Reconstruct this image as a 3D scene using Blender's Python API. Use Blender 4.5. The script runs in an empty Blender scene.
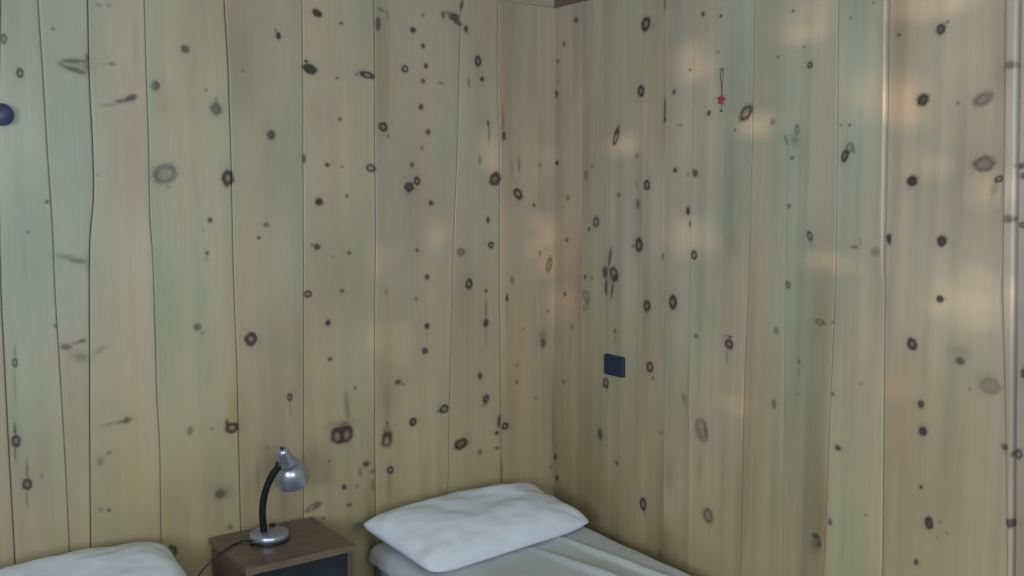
import bpy, bmesh, math, random
import numpy as np
from mathutils import Vector, Matrix
random.seed(7); rng = np.random.RandomState(11)
SC = bpy.context.scene
COL = SC.collection

# ------------------------------------------------------------------ camera
F = 990.0; YH = 190.0; H = 1.70; YAW = math.radians(35.6); D = 3.8
PIT = math.atan((288 - YH) / F)
CX = -D * math.sin(YAW + math.atan(43 / F * math.cos(PIT)))
CY = -D * math.cos(YAW + math.atan(43 / F * math.cos(PIT)))
CAM = np.array([CX, CY, H])
FW = np.array([math.sin(YAW) * math.cos(PIT), math.cos(YAW) * math.cos(PIT), -math.sin(PIT)])
RT = np.array([math.cos(YAW), -math.sin(YAW), 0.0]); UP = np.cross(RT, FW)
def on(px, py, ax, v):
    """point of the plane coordinate[ax] = v seen at photograph pixel (px, py)"""
    d = FW + RT * (px - 512) / F + UP * (288 - py) / F
    return CAM + d * (v - CAM[ax]) / d[ax]

cd = bpy.data.cameras.new('camera'); cam = bpy.data.objects.new('camera', cd); COL.objects.link(cam)
cd.sensor_width = 36; cd.lens = F / 1024 * 36; cd.clip_start = 0.02
m = Matrix((tuple(RT), tuple(UP), tuple(-FW))).transposed().to_4x4(); m.translation = Vector(CAM)
cam.matrix_world = m
SC.camera = cam

# ------------------------------------------------------------------ materials
def new_mat(name):
    M = bpy.data.materials.new(name); M.use_nodes = True
    nt = M.node_tree; b = nt.nodes['Principled BSDF']
    return M, nt, b
def mat(name, col, rough=0.5, metal=0.0, spec=0.5, noise=0.0, nscale=20, bump=0.0, bscale=200, stretch=(1, 1, 1), coat=0.0):
    M, nt, b = new_mat(name)
    b.inputs['Base Color'].default_value = (*col, 1); b.inputs['Roughness'].default_value = rough
    b.inputs['Metallic'].default_value = metal; b.inputs['Specular IOR Level'].default_value = spec
    b.inputs['Coat Weight'].default_value = coat
    tc = nt.nodes.new('ShaderNodeTexCoord'); mp = nt.nodes.new('ShaderNodeMapping')
    mp.inputs['Scale'].default_value = stretch
    nt.links.new(tc.outputs['Object'], mp.inputs['Vector'])
    if noise > 0:
        n = nt.nodes.new('ShaderNodeTexNoise'); n.inputs['Scale'].default_value = nscale; n.inputs['Detail'].default_value = 5
        r = nt.nodes.new('ShaderNodeValToRGB')
        lo = [max(0, c * (1 - noise)) for c in col]; hi = [min(1, c * (1 + noise)) for c in col]
        r.color_ramp.elements[0].position = .3; r.color_ramp.elements[1].position = .7
        r.color_ramp.elements[0].color = (*lo, 1); r.color_ramp.elements[1].color = (*hi, 1)
        nt.links.new(mp.outputs[0], n.inputs['Vector']); nt.links.new(n.outputs['Fac'], r.inputs['Fac'])
        nt.links.new(r.outputs['Color'], b.inputs['Base Color'])
    if bump > 0:
        n2 = nt.nodes.new('ShaderNodeTexNoise'); n2.inputs['Scale'].default_value = bscale; n2.inputs['Detail'].default_value = 3
        bp = nt.nodes.new('ShaderNodeBump'); bp.inputs['Strength'].default_value = bump; bp.inputs['Distance'].default_value = 0.002
        nt.links.new(mp.outputs[0], n2.inputs['Vector']); nt.links.new(n2.outputs['Fac'], bp.inputs['Height'])
        nt.links.new(bp.outputs['Normal'], b.inputs['Normal'])
    return M

def pine_board_material():
    """knotty pine: pigment of the boards and knots in an attribute, fine grain from nodes"""
    M, nt, b = new_mat('knotty_pine')
    L = nt.links.new
    at = nt.nodes.new('ShaderNodeAttribute'); at.attribute_name = 'pigment'
    tc = nt.nodes.new('ShaderNodeTexCoord')
    mp = nt.nodes.new('ShaderNodeMapping'); mp.inputs['Scale'].default_value = (1, 1, .035)
    n = nt.nodes.new('ShaderNodeTexNoise'); n.inputs['Scale'].default_value = 160; n.inputs['Detail'].default_value = 4
    L(tc.outputs['Object'], mp.inputs['Vector']); L(mp.outputs[0], n.inputs['Vector'])
    mr = nt.nodes.new('ShaderNodeMapRange'); mr.inputs['From Min'].default_value = .3; mr.inputs['From Max'].default_value = .7
    mr.inputs['To Min'].default_value = .972; mr.inputs['To Max'].default_value = 1.025
    L(n.outputs['Fac'], mr.inputs['Value'])
    mx = nt.nodes.new('ShaderNodeVectorMath'); mx.operation = 'SCALE'
    L(at.outputs['Color'], mx.inputs[0]); L(mr.outputs[0], mx.inputs['Scale'])
    L(mx.outputs[0], b.inputs['Base Color'])
    b.inputs['Roughness'].default_value = .42; b.inputs['Specular IOR Level'].default_value = .45
    bp = nt.nodes.new('ShaderNodeBump'); bp.inputs['Strength'].default_value = .12; bp.inputs['Distance'].default_value = .0008
    L(n.outputs['Fac'], bp.inputs['Height']); L(bp.outputs['Normal'], b.inputs['Normal'])
    return M
PINE = pine_board_material()
M_PLAIN = mat('plain_pine', (.27, .24, .16), .5, noise=.15, nscale=6, stretch=(6, 6, .5))
M_FLOOR = mat('floor_boards', (.09, .06, .04), .5, noise=.25, nscale=5, stretch=(8, .6, 1))
M_CEIL = mat('ceiling_boards', (.40, .34, .22), .6, noise=.12, nscale=5, stretch=(.6, 8, 1))
M_TRIM_L = mat('pale_trim', (.42, .36, .27), .5, noise=.12, nscale=8, stretch=(.6, 6, 6))
M_TRIM_D = mat('brown_trim', (.17, .11, .09), .5, noise=.2, nscale=8, stretch=(6, .6, 6))
M_SHEET = mat('white_cotton', (.62, .64, .68), .85, spec=.2, noise=.02, nscale=60, bump=.15, bscale=500)
M_PILLOW = mat('pillow_cotton', (.76, .80, .90), .85, spec=.2, noise=.02, nscale=60, bump=.15, bscale=500)
M_MATT = mat('blue_ticking', (.32, .46, .62), .85, spec=.2, noise=.05, nscale=30, bump=.2, bscale=300)
M_BEDW = mat('bed_wood', (.16, .10, .06), .5, noise=.2, nscale=8, stretch=(6, 1, 6))
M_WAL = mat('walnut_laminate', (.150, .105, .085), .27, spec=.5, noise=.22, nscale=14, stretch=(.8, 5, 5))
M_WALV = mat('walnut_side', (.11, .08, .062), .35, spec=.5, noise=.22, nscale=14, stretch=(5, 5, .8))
M_DARK = mat('dark_front', (.022, .026, .032), .35, noise=.3, nscale=10)
M_EDGE = mat('edge_banding', (.165, .125, .085), .4, noise=.15, nscale=14, stretch=(.8, 5, 5))
M_SILV = mat('silver_paint', (.44, .45, .56), .30, metal=.70, noise=.03, nscale=40)
M_BLK = mat('black_plastic', (.012, .012, .015), .38)
M_RUB = mat('black_flex', (.008, .008, .011), .65, spec=.25, bump=.3, bscale=300)
M_BULB = mat('frosted_bulb', (.8, .8, .78), .4)
M_NAVY = mat('navy_plastic', (.014, .022, .070), .5, noise=.06, nscale=40)
M_BLUE = mat('blue_glazed', (.05, .062, .15), .4, noise=.25, nscale=40)
M_RED = mat('red_felt', (.36, .035, .065), .7, noise=.1, nscale=80)
M_CORD = mat('reddish_cord', (.16, .05, .045), .7)
M_STEEL = mat('nail_steel', (.3, .3, .3), .35, metal=1)
M_WHITE = mat('window_paint', (.6, .6, .56), .5, noise=.03)
M_MASK = mat('sun_mask_wood', (.16, .13, .10), .8, noise=.2, nscale=10)

# ------------------------------------------------------------------ helpers
def link(name, me, material=None, parent=None, smooth=False):
    o = bpy.data.objects.new(name, me); COL.objects.link(o)
    if material: me.materials.append(material)
    if smooth:
        for p in me.polygons: p.use_smooth = True
    if parent: o.parent = parent
    return o
def from_bm(name, bm, material, parent=None, smooth=False):
    me = bpy.data.meshes.new(name); bmesh.ops.recalc_face_normals(bm, faces=bm.faces[:])
    bm.to_mesh(me); bm.free()
    return link(name, me, material, parent, smooth)
def box(bm, c0, c1):
    x0, y0, z0 = c0; x1, y1, z1 = c1
    v = [bm.verts.new(p) for p in ((x0,y0,z0),(x1,y0,z0),(x1,y1,z0),(x0,y1,z0),(x0,y0,z1),(x1,y0,z1),(x1,y1,z1),(x0,y1,z1))]
    for f in ((0,3,2,1),(4,5,6,7),(0,1,5,4),(1,2,6,5),(2,3,7,6),(3,0,4,7)): bm.faces.new([v[i] for i in f])
def boxo(name, c0, c1, material, parent=None, bev=0.0):
    bm = bmesh.new(); box(bm, c0, c1)
    if bev: bmesh.ops.bevel(bm, geom=bm.edges[:], offset=bev, segments=3, affect='EDGES', profile=.5)
    return from_bm(name, bm, material, parent)
def frame_of(axis):
    a = Vector(axis).normalized(); h = Vector((0, 0, 1)) if abs(a.z) < .9 else Vector((1, 0, 0))
    u = a.cross(h).normalized(); return a, u, a.cross(u)
def lathe(bm, prof, origin=(0, 0, 0), axis=(0, 0, 1), n=40):
    """prof: list of (radius, distance along axis)"""
    a, u, w = frame_of(axis); o = Vector(origin); rings = []
    for r, h in prof:
        if r < 1e-5: rings.append([bm.verts.new(o + a * h)])
        else: rings.append([bm.verts.new(o + a * h + (u * math.cos(2*math.pi*i/n) + w * math.sin(2*math.pi*i/n)) * r) for i in range(n)])
    for A, B in zip(rings, rings[1:]):
        for i in range(n):
            j = (i + 1) % n
            if len(A) == 1 and len(B) == 1: continue
            if len(A) == 1: bm.faces.new((A[0], B[i], B[j]))
            elif len(B) == 1: bm.faces.new((A[i], A[j], B[0]))
            else: bm.faces.new((A[i], A[j], B[j], B[i]))
def spline(pts, n):
    """Catmull-Rom through the points"""
    P = [Vector(p) for p in pts]; P = [P[0]*2 - P[1]] + P + [P[-1]*2 - P[-2]]; out = []
    for k in range(1, len(P) - 2):
        for i in range(n):
            t = i / n; a, b, c, d = P[k-1:k+3]
            out.append(.5*((2*b) + (c-a)*t + (2*a-5*b+4*c-d)*t*t + (3*b-a-3*c+d)*t**3))
    out.append(P[-2]); return out
def tube(bm, pts, r, n=12, ribs=None):
    prev = None; rings = []
    for i, p in enumerate(pts):
        t = (pts[min(i+1, len(pts)-1)] - pts[max(i-1, 0)]).normalized()
        if prev is None: _, u, _ = frame_of(t)
        else: u = (prev - t * prev.dot(t)).normalized()
        prev = u; w = t.cross(u); rr = r * (1 + (ribs * (1 if i % 2 else -1) if ribs else 0))
        rings.append([bm.verts.new(p + (u*math.cos(2*math.pi*k/n) + w*math.sin(2*math.pi*k/n))*rr) for k in range(n)])
    for A, B in zip(rings, rings[1:]):
        for k in range(n): bm.faces.new((A[k], A[(k+1) % n], B[(k+1) % n], B[k]))
    bm.faces.new(rings[0][::-1]); bm.faces.new(rings[-1])
def empty(name, loc, label=None, cat=None, group=None, rz=0):
    o = bpy.data.objects.new(name, None); COL.objects.link(o); o.location = loc; o.rotation_euler.z = rz
    o.empty_display_size = .1; tag(o, label, cat, group); return o
def tag(o, label, cat, group=None):
    if label: o['label'] = label; o['category'] = cat
    if group: o['group'] = group
def struct(o): o['kind'] = 'structure'; return o

# ------------------------------------------------------------------ knotty board walls
def vnoise(x, y, seed):
    r = np.random.RandomState(seed); g = r.rand(256, 256).astype(np.float32)
    xi = np.floor(x).astype(int); yi = np.floor(y).astype(int); fx = x - xi; fy = y - yi
    fx = fx*fx*(3-2*fx); fy = fy*fy*(3-2*fy)
    a = g[yi & 255, xi & 255]; b = g[yi & 255, (xi+1) & 255]; c = g[(yi+1) & 255, xi & 255]; d = g[(yi+1) & 255, (xi+1) & 255]
    return (a*(1-fx)+b*fx)*(1-fy) + (c*(1-fx)+d*fx)*fy

# seams, as seen in the photograph: list of (photo points, hardness 0..1)
BACK_SEAMS = [
 ([(1,0),(-2,144),(1,290),(8,430),(16,576)], .8),
 ([(38,0),(43,73),(47,144),(53,230),(55,290),(62,400),(66,470),(71,576)], .6),
 ([(88,0),(89,70),(93,144),(94.5,200),(90,232),(89.5,288),(90,432),(91,576)], 1),
 ([(144.5,0),(146,60),(149,144),(150,225),(153,250),(154,288),(157,400),(160,440),(162,576)], .6),
 ([(224,0),(228,60),(229.5,110),(231,144),(232,200),(234,288),(237,370),(239,450),(242,576)], 1),
 ([(302,0),(303,100),(304,288),(304,430),(304,576)], .6),
 ([(374,0),(375,60),(375,144),(376,240),(375,300),(375,400),(375,430),(376,576)], .8),
 ([(461,0),(459,100),(458,144),(454,240),(453,288),(450,400),(446,576)], .6),
 ([(498,0),(498,100),(500,144),(500,288),(501,400),(502,576)], .7),
 ([(537,0),(538,200),(541,350),(543,576)], .06),
]
RIGHT_SEAMS = [   # from the corner towards the viewer
 ([(584,0),(582,200),(581,300),(579,576)], .25),
 ([(604,0),(604,200),(606,360),(607,576)], .06),
 ([(643,0),(642,200),(641,400),(640,576)], .08),
 ([(665,0),(665,180),(664,400),(663,576)], .1),
 ([(694,0),(692,150),(689,280),(688,576)], .15),
 ([(754,0),(752,144),(748,288),(744,380),(740,576)], .3),
 ([(787,0),(785,288),(782,576)], .05),
 ([(838,0),(837,144),(835,288),(829,430),(823,576)], .35),
 ([(889,0),(887,144),(885,260),(884,350),(882,576)], .5),
 ([(1005,0),(1004,144),(1002,288),(1006,430),(1008,576)], .4),
 ([(1018,0),(1016,144),(1014,288),(1013,430),(1012,576)], .6),
]
# knots: x, y, rx, ry, angle, kind (r ring, s solid, f faint), strength, redness
K = """73 61 13 2.6 -4 s .62|75 70 13 3 14 s .66|62 65 5 2 20 s .5|86 66 3.5 4.5 0 f .8|87 58 2.5 5 0 s .5|80 66 14 8 5 f .4|4 39 3 5 0 r .7|20 73 3.5 4.5 0 r .9|53 29 2 2 0 s .6|99 5 3 2.5 0 f .6|109 5 3 2.5 0 f .6|136 45 5 32 0 f .35
112 64 4 1.5 0 s .5|103 64 3 1 0 f .5|131 98 7 3.5 -25 s .8|121 101 7 2.2 -15 s .65|109 105 9 1.8 -10 f .6|155 86 5 6 0 s .55|157 85 2.5 3 0 r .6|185 49 4.5 4.5 0 s .75|216 109 6.5 7 0 s .7|216 101 1.5 4 0 s .5|206 90 1 1 0 s .7|242 71 1 1 0 s .6
278 36 3 4.5 0 s .9|275 30 1.5 2 0 s .5|271 135 4.5 5.5 0 s .85|317 13 5.5 4 25 s .85|317 13 4.5 3 25 r .7|341 23 2.3 2 0 s .7|306 61 1.8 1.8 0 s .9|310 69 7 4.5 15 r 1|310 69 6 3.5 15 s .8|337 78 1.6 1.6 0 s .7|356 74 1.2 1.2 0 s .8|367 75 7 3.3 10 r .9|340 119 1.8 2.2 0 s .8|378 24 3 8 0 s .7|381 10 4 1.2 20 s .7|387 15 1.2 5 0 f .8
413 30 3.3 3.3 0 s .85|423 15 1.6 1.8 0 s .6|423 46 2 2.8 0 s .85|426 66 2.4 3 0 s .8|405 69 3.2 3.5 0 r .8|423 81 2.6 3 0 s .65|441 83 2.5 1.5 0 s .5|421 107 2.8 3.5 0 s .8|383 127 4.2 4.5 0 r 1 1|388 136 1.5 1.8 0 s .6|428 132 2.8 3.5 0 s .75|454 17 6 4.5 10 s .8|458 23 5 2.5 20 s .7|443 15 2.3 4 0 s .6|462 5 1.4 7 10 s .8|448 13 5 2 0 f .8|466 29 2.2 4 0 s .9|478 61 3 5 0 r .95|482 79 2.2 2.8 0 s .9|469 83 1.1 5 0 s .6|488 123 1.3 3 0 s .8|489 133 .8 10 0 s .5|504 136 2.3 5 0 s .8 1|503 122 1 14 0 s .45 1
576 20 2.3 3 0 s .8|564 44 1.7 2.8 0 s .7|558 61 1.7 2.5 0 s .6|556 94 2.4 3.5 0 s .85|558 82 1 2 0 s .5|646 24 4.2 6.8 8 r 1|653 26 1 2.5 0 f .7|641 91 3.2 5.5 0 r 1|674 92 1.6 2.5 0 s .9|665 109 .9 12 0 s .8|665 119 1.4 3.5 0 s .8|665 3 .9 7 0 s .6 1|703 14 2.2 2.7 0 s .8|721 16 1.4 1.8 0 s .9|718 52 1.3 1.3 0 s .5 1|690 70 1.5 1.6 0 s .7 1|709 113 2.2 3.3 25 s .75|746 113 5.2 8.5 32 r .72 1|735 130 1 1.2 0 s .8|616 137 2.6 8.5 12 r .75 1|617 131 1.6 7 14 s .6 1|681 125 1 1 0 s .6|678 125 .8 .8 0 s .5
793 11 1.5 1.6 0 s .7|778 57 1.2 1.3 0 s .7|804 47 1 1 0 s .6|851 18 1.1 1.2 0 s .8|876 3 1.1 1.2 0 s .7|810 65 2.5 3.2 15 r .9|899 35 2 1.6 0 s .8|941 29 5.5 6.3 0 s .7|941 29 4.5 5 0 r .6|948 22 1.6 1.8 0 s .7|923 100 7 7 0 s .75|923 100 5 5 0 r .8|983 99 12 8 -25 s .40|983 99 9 5.5 -25 r .4|1011 65 7 4.5 0 s .6|958 103 1.4 1.8 0 s .8|773 122 2.2 2.6 0 r .55|797 130 2.5 5 0 r .5|795 140 4 6 0 f .7|786 140 1.5 7 -20 s .4|841 125 1.1 1.3 0 s .6|850 125 1.2 1.6 0 s .8
165 174 12.5 9.5 -20 r .44|163 175 12 10 -20 f .5|158 178 5 4 0 f .5|172 168 6 3 -20 f .5|168 187 1.5 1.5 0 s .5|228 178 5.5 7.5 0 r 1.1 1|227 186 2 2.5 0 s .6|47 202 2.4 2.2 0 s .7|28 232 1.4 1.4 0 s .7|98 175 1.2 1.2 0 s .5|78 261 9 3 8 s .5|66 257 12 3.5 8 f .7|87 264 2 10 0 f .6|210 220 2.8 3 0 s .8|207 253 2.2 2.5 0 s .7|207 259 3 3 0 f .4|203 230 1.3 1 0 s .4
304 159 2.2 5 0 s .8|327 165 2.5 2.5 0 s .8|342 167 1.4 1.3 0 s .6|319 202 4.3 4.3 0 s 1|347 196 1.7 1.7 0 s .8|371 168 5 4 15 r .75|266 225 3.3 2.6 0 s .6|259 238 2 1.8 0 s .8|317 247 3.7 3.2 0 s .9|312 245 1.3 1.6 0 s .6|349 253 2.2 2 0 s .7|333 257 1.2 1 0 s .4|422 148 1.5 1.8 0 s .6|412 165 2.3 3 0 s .75|417 181 3 4.2 -10 r .95|409 187 5 5 0 s .7|409 187 4.3 4.5 0 r .9|431 203 2.8 3 0 s .8|417 250 1.8 2 0 s .75|427 277 2.8 3 0 s .6|427 277 2.4 2.6 0 r .6|480 160 1 4 0 s .6|495 179 5 6.5 25 r .9 1|495 179 4 5 25 s .5 1|488 220 1.8 3.8 0 s .9|461 252 3.6 3.8 0 r .5|461 252 3 3 0 f .8|491 245 2.7 3.2 0 r .95|469 284 3.4 5 0 r .95
518 194 3.8 5.8 -25 r .9 1|519 165 1.3 8 0 s .45 1|512 168 1 8 0 f .6|557 163 2 3 0 s .85|540 165 1.1 2.6 0 s .5|586 175 1.8 6 0 s .5|592 166 1 2.3 0 s .55|568 198 1.7 3.3 0 s .5|534 205 1.6 2.3 0 s .75|567 240 1.8 2.6 0 s .7|549 264 3.2 9 8 s .4 1|549 265 3 8 8 r .45 1|540 253 1.1 2.5 0 s .6|596 222 3.2 5.5 5 r .6|596 222 3 5 5 s .4|589 229 1.4 1.7 0 s .8|619 195 1.8 3 0 s .5|637 156 2 2.8 0 s .5|647 185 3 5 0 r 1|638 204 2.2 5.5 -5 s .55|637 185 1 3 0 s .4|675 170 2.3 2.8 0 s .85|695 173 3 4.7 -15 s .75|688 175 1.3 2.6 0 s .45|688 211 2.1 4.8 0 s .9|690 224 1.2 3.5 0 s .7|694 255 2.8 4.5 0 r .9|639 245 3.6 6.6 0 r 1|633 246 1.6 2 0 s .6|663 256 1.1 3.3 0 s .6|585 277 1.5 2.8 0 s .75|592 278 .9 2 0 s .5|512 280 1.2 3.5 0 s .6
610 257 1.6 11 7 s .75|605 272 3 6.5 0 s .75|614 274 4 7 -10 r .7|615 278 2.6 5 15 s .7|606 287 1.8 9 0 s .7|612 290 1.5 9 5 s .65|610 279 6 11 0 f .5
845 156 3.6 5.8 15 r .9|845 156 3 4.8 15 s .4 1|850 148 4.2 5.4 20 r .5|854 150 1 4 -15 s .5|792 158 1.8 1.6 0 s .8|789 206 2.4 2.6 0 s .55|810 236 2.6 4.8 -15 r .75|811 243 2 5 0 f .6|855 247 4.2 1.6 5 s .6|878 252 6 5 0 s .38|862 242 1.6 5 0 f .5|912 181 6 6 0 s .85|912 181 4.6 4.6 0 r .8|984 164 10.5 8 -10 r .50 1|984 164 9 6.5 -10 s .4 1|999 179 4.5 3.2 -20 r .85 1|994 190 4 9 15 f .6 1|1019 166 4 3.5 0 s .75|1021 176 4 4 0 s .7|1010 219 6 4.6 0 s .65|1020 225 3 3 0 r .8|889 239 2.8 6 0 s .95|942 241 5.6 6.8 0 s .8|942 241 4.3 5 0 r .7|788 285 2.6 3.2 0 r .7
15 363 2.6 4.8 0 r .75|15 352 .9 7 0 s .5|15 385 1 18 0 f .6|55 326 1.8 1.9 0 s .7|66 347 7 3 5 s .6 1|82 341 4.5 2 -5 s .7|75 343 6 1.6 -8 s .4|80 357 10 5.5 20 f .7|100 350 8 2.5 -25 f .6|125 421 9 1.8 -8 s .6|127 420 3.5 4.5 0 s .5|110 424 12 1.5 -8 f .6|197 327 4 4.2 0 s .65|202 333 1.6 1.6 0 s .5|251 339 5.6 6.2 0 r 1.1 1|190 431 3.2 5 10 s .5|232 428 6.5 5 0 r .9 1|227 423 2.5 4 0 s .7 1|212 429 1.2 1.6 0 s .5|16 441 4.6 5.6 0 r 1.05|15 430 1.4 7 0 s .8|15 452 1.3 9 0 s .6
308 294 4 3.4 -10 r .8|342 291 2.5 2.4 0 s .7|328 323 3.3 3.3 0 s .9|330 359 2.5 2.3 0 s .75|355 388 1.8 1.8 0 s .6|290 397 2.7 3.5 0 r .9|290 406 .8 9 0 f .6|296 391 .9 1 0 s .4|386 292 1.3 2.3 0 s .5 1|416 299 1 1.6 0 s .7|427 326 3 3.5 0 s .85|427 335 .8 6 0 f .5|425 351 3.6 3.8 0 s .85|398 382 3.6 2.8 0 s .85 1|403 384 1.6 1.6 0 s .6 1|413 422 3.4 4 0 r 1|413 422 2.5 3 0 s .5|444 409 4.5 4 -25 r .85|439 411 4 1.6 -8 s .5|486 291 1.6 2.3 0 s .8|486 323 2.8 4.4 0 s .95|486 310 .8 9 0 s .5|486 336 .8 9 0 f .6|480 376 2.5 4.2 0 s .8|486 399 3.6 5 10 s .65|486 399 3 4.3 10 r .6|484 405 1.8 1.8 0 s .5|507 298 1.5 3.8 0 s .9|507 310 1 10 0 f .5|499 421 1.9 6.5 5 s .8|505 426 3 3.3 0 r .9
565 294 1.7 2.3 0 s .75|572 327 1.4 2.3 0 s .6|586 296 3 6 -15 r .4|586 306 2.5 6 20 r .35|543 343 3 5.5 0 s .65|543 336 4.5 8 0 f .6|615 331 1.4 2.6 0 s .7|615 338 .8 5 0 f .5|647 306 3.2 5.3 0 r 1 1|673 302 3.7 6.7 0 r 1.1|606 383 2.9 5 0 r .8 1|650 367 3.4 5 0 r .85 1|653 378 1.4 2 0 s .6|696 336 1.6 2 0 s .8|729 344 4 4.8 -15 r .95|730 337 2 1.4 0 s .8|727 336 5 1.2 10 f .6|727 357 .8 8 0 f .7|517 382 1.5 1.6 0 s .75|517 365 .9 2 0 s .5|564 382 1.4 2 0 s .6|536 398 1.1 1.3 0 s .5|548 311 1 1 0 s .6|523 329 1.1 1.5 0 s .4|702 430 6.3 12 -8 r .36|706 431 2.2 9 -12 s .5|700 432 4 8 -5 f .7|600 434 2.8 6.8 0 s .7|684 398 2 6 -10 f .8|700 470 2 20 0 f .3
940 299 4.2 4.4 0 s .85|940 299 2.5 2.6 0 r .5|912 344 5.4 7 -15 s .6|912 344 4.6 6 -15 r .7|776 331 2.3 3.5 0 r .5|820 322 4.5 3 15 r .5|824 324 2.5 1.5 0 s .5|833 322 1.4 1.7 0 s .6|799 362 1.4 2.4 0 s .6|799 370 .8 8 0 f .5|833 394 1.7 2.2 0 s .75|798 394 1 1 0 s .5|861 384 1 1 0 s .7|774 404 2 4.3 0 r .55|960 361 5 4.3 0 s .72|961 352 12 9 0 f .4|990 386 11 8 0 r .30|988 385 11 10 0 f .5|970 389 1.3 2.6 0 f .8|921 404 3.8 4.6 0 s .85|923 431 4.8 5.3 0 s .8|923 431 3.5 4 0 r .6|1021 374 3.4 6 0 s .8|872 360 3 4 0 f .1
27 484 4.6 5.6 0 r 1|27 470 1 9 0 s .7|27 498 1 9 0 s .5|42 476 1 3 0 s .4|109 453 3 2 -15 s .5|100 462 3.5 4.5 10 f .8|109 510 2 1.7 0 s .75|101 510 3 2 0 f .8|220 494 6 5 0 s .6|223 493 9 7 0 f .7|230 527 2.6 3.4 0 s .55|172 551 5 5.5 -15 r .75|172 551 5 5 0 f .7
342 435 11.5 9 0 b 1 1|345 424 5 3 0 s .45 1|347 406 2.3 15 -5 f .75|342 425 12 5 0 f .6 1
387 439 5.8 8.5 8 o .9 1|387 429 4.5 4 0 s .4 1|387 423 1.2 2 0 s .8 1|387 400 5 26 0 f .38 1|366 464 3.6 3.2 0 s .85|360 472 1.8 5 0 s .45|373 471 2.5 3 0 s .5|344 487 2.6 3 0 s .9 1|349 505 2.6 1.7 0 s .75|357 486 2.2 2.3 0 f .8|373 485 2.2 6 0 s .45|317 505 5 4 -15 s .55|313 507 9 3 -20 r .45|323 518 2.2 1.5 0 s .65|390 470 3.2 3.6 0 r .9|389 485 3 18 0 f .55|329 461 1.1 1.6 0 s .6|461 444 6.6 5 -15 r .85 1|460 446 5 3.4 -15 s .6 1|463 441 5 3 0 f .6|480 452 2.6 3.6 0 s .55|497 433 2.2 2.2 0 s .9|497 448 2.2 1.8 0 s .6|267 447 1 1.5 0 s .5|357 527 6 5.5 -20 s .45|371 545 3 7 0 f .7|502 472 1.2 12 0 s .5|283 490 3 10 0 f .5|258 478 2 16 0 f .5
555 457 2.3 3.2 0 s .8|551 467 2.2 2.5 0 f .8|557 478 1.6 2.9 0 s .8|553 430 1 45 0 s .35|617 463 2 2.4 -20 s .7|643 504 3 6 0 r .9|645 513 .9 4 0 f .7|660 553 1.6 5 0 s .45|708 516 4.8 7.6 -5 r .52|707 516 4.3 7 -5 f .7|661 433 1.5 1.6 0 s .5|670 480 4 20 0 f .25|665 545 9 22 0 f .3
838 448 3.2 3.3 0 s .8|830 522 2.2 3.8 0 s .7|816 536 4.5 3.5 0 s .75|819 543 2.6 6.5 0 s .65|815 545 4.5 8 -10 f .8|866 515 .9 .9 0 s .6|921 487 2 2.5 0 s .8|929 523 4.8 7 -8 s .75|929 523 4 6 -8 r .8|916 562 2.4 3.8 -10 s .8|940 522 1 1.4 0 s .6|947 533 1.1 1 0 s .6|937 537 2 2 0 f .5|1005 447 4.3 3.6 0 s .75|1016 455 4 5 0 r .7|1010 523 4.2 5.5 0 s .8"""
KNOTS = []
for it in K.replace('\n', '|').split('|'):
    p = it.split()
    if len(p) >= 7: KNOTS.append((float(p[0]), float(p[1]), float(p[2]), float(p[3]), float(p[4]), p[5], float(p[6]), 1.0 if len(p) > 7 else 0.0))
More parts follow.
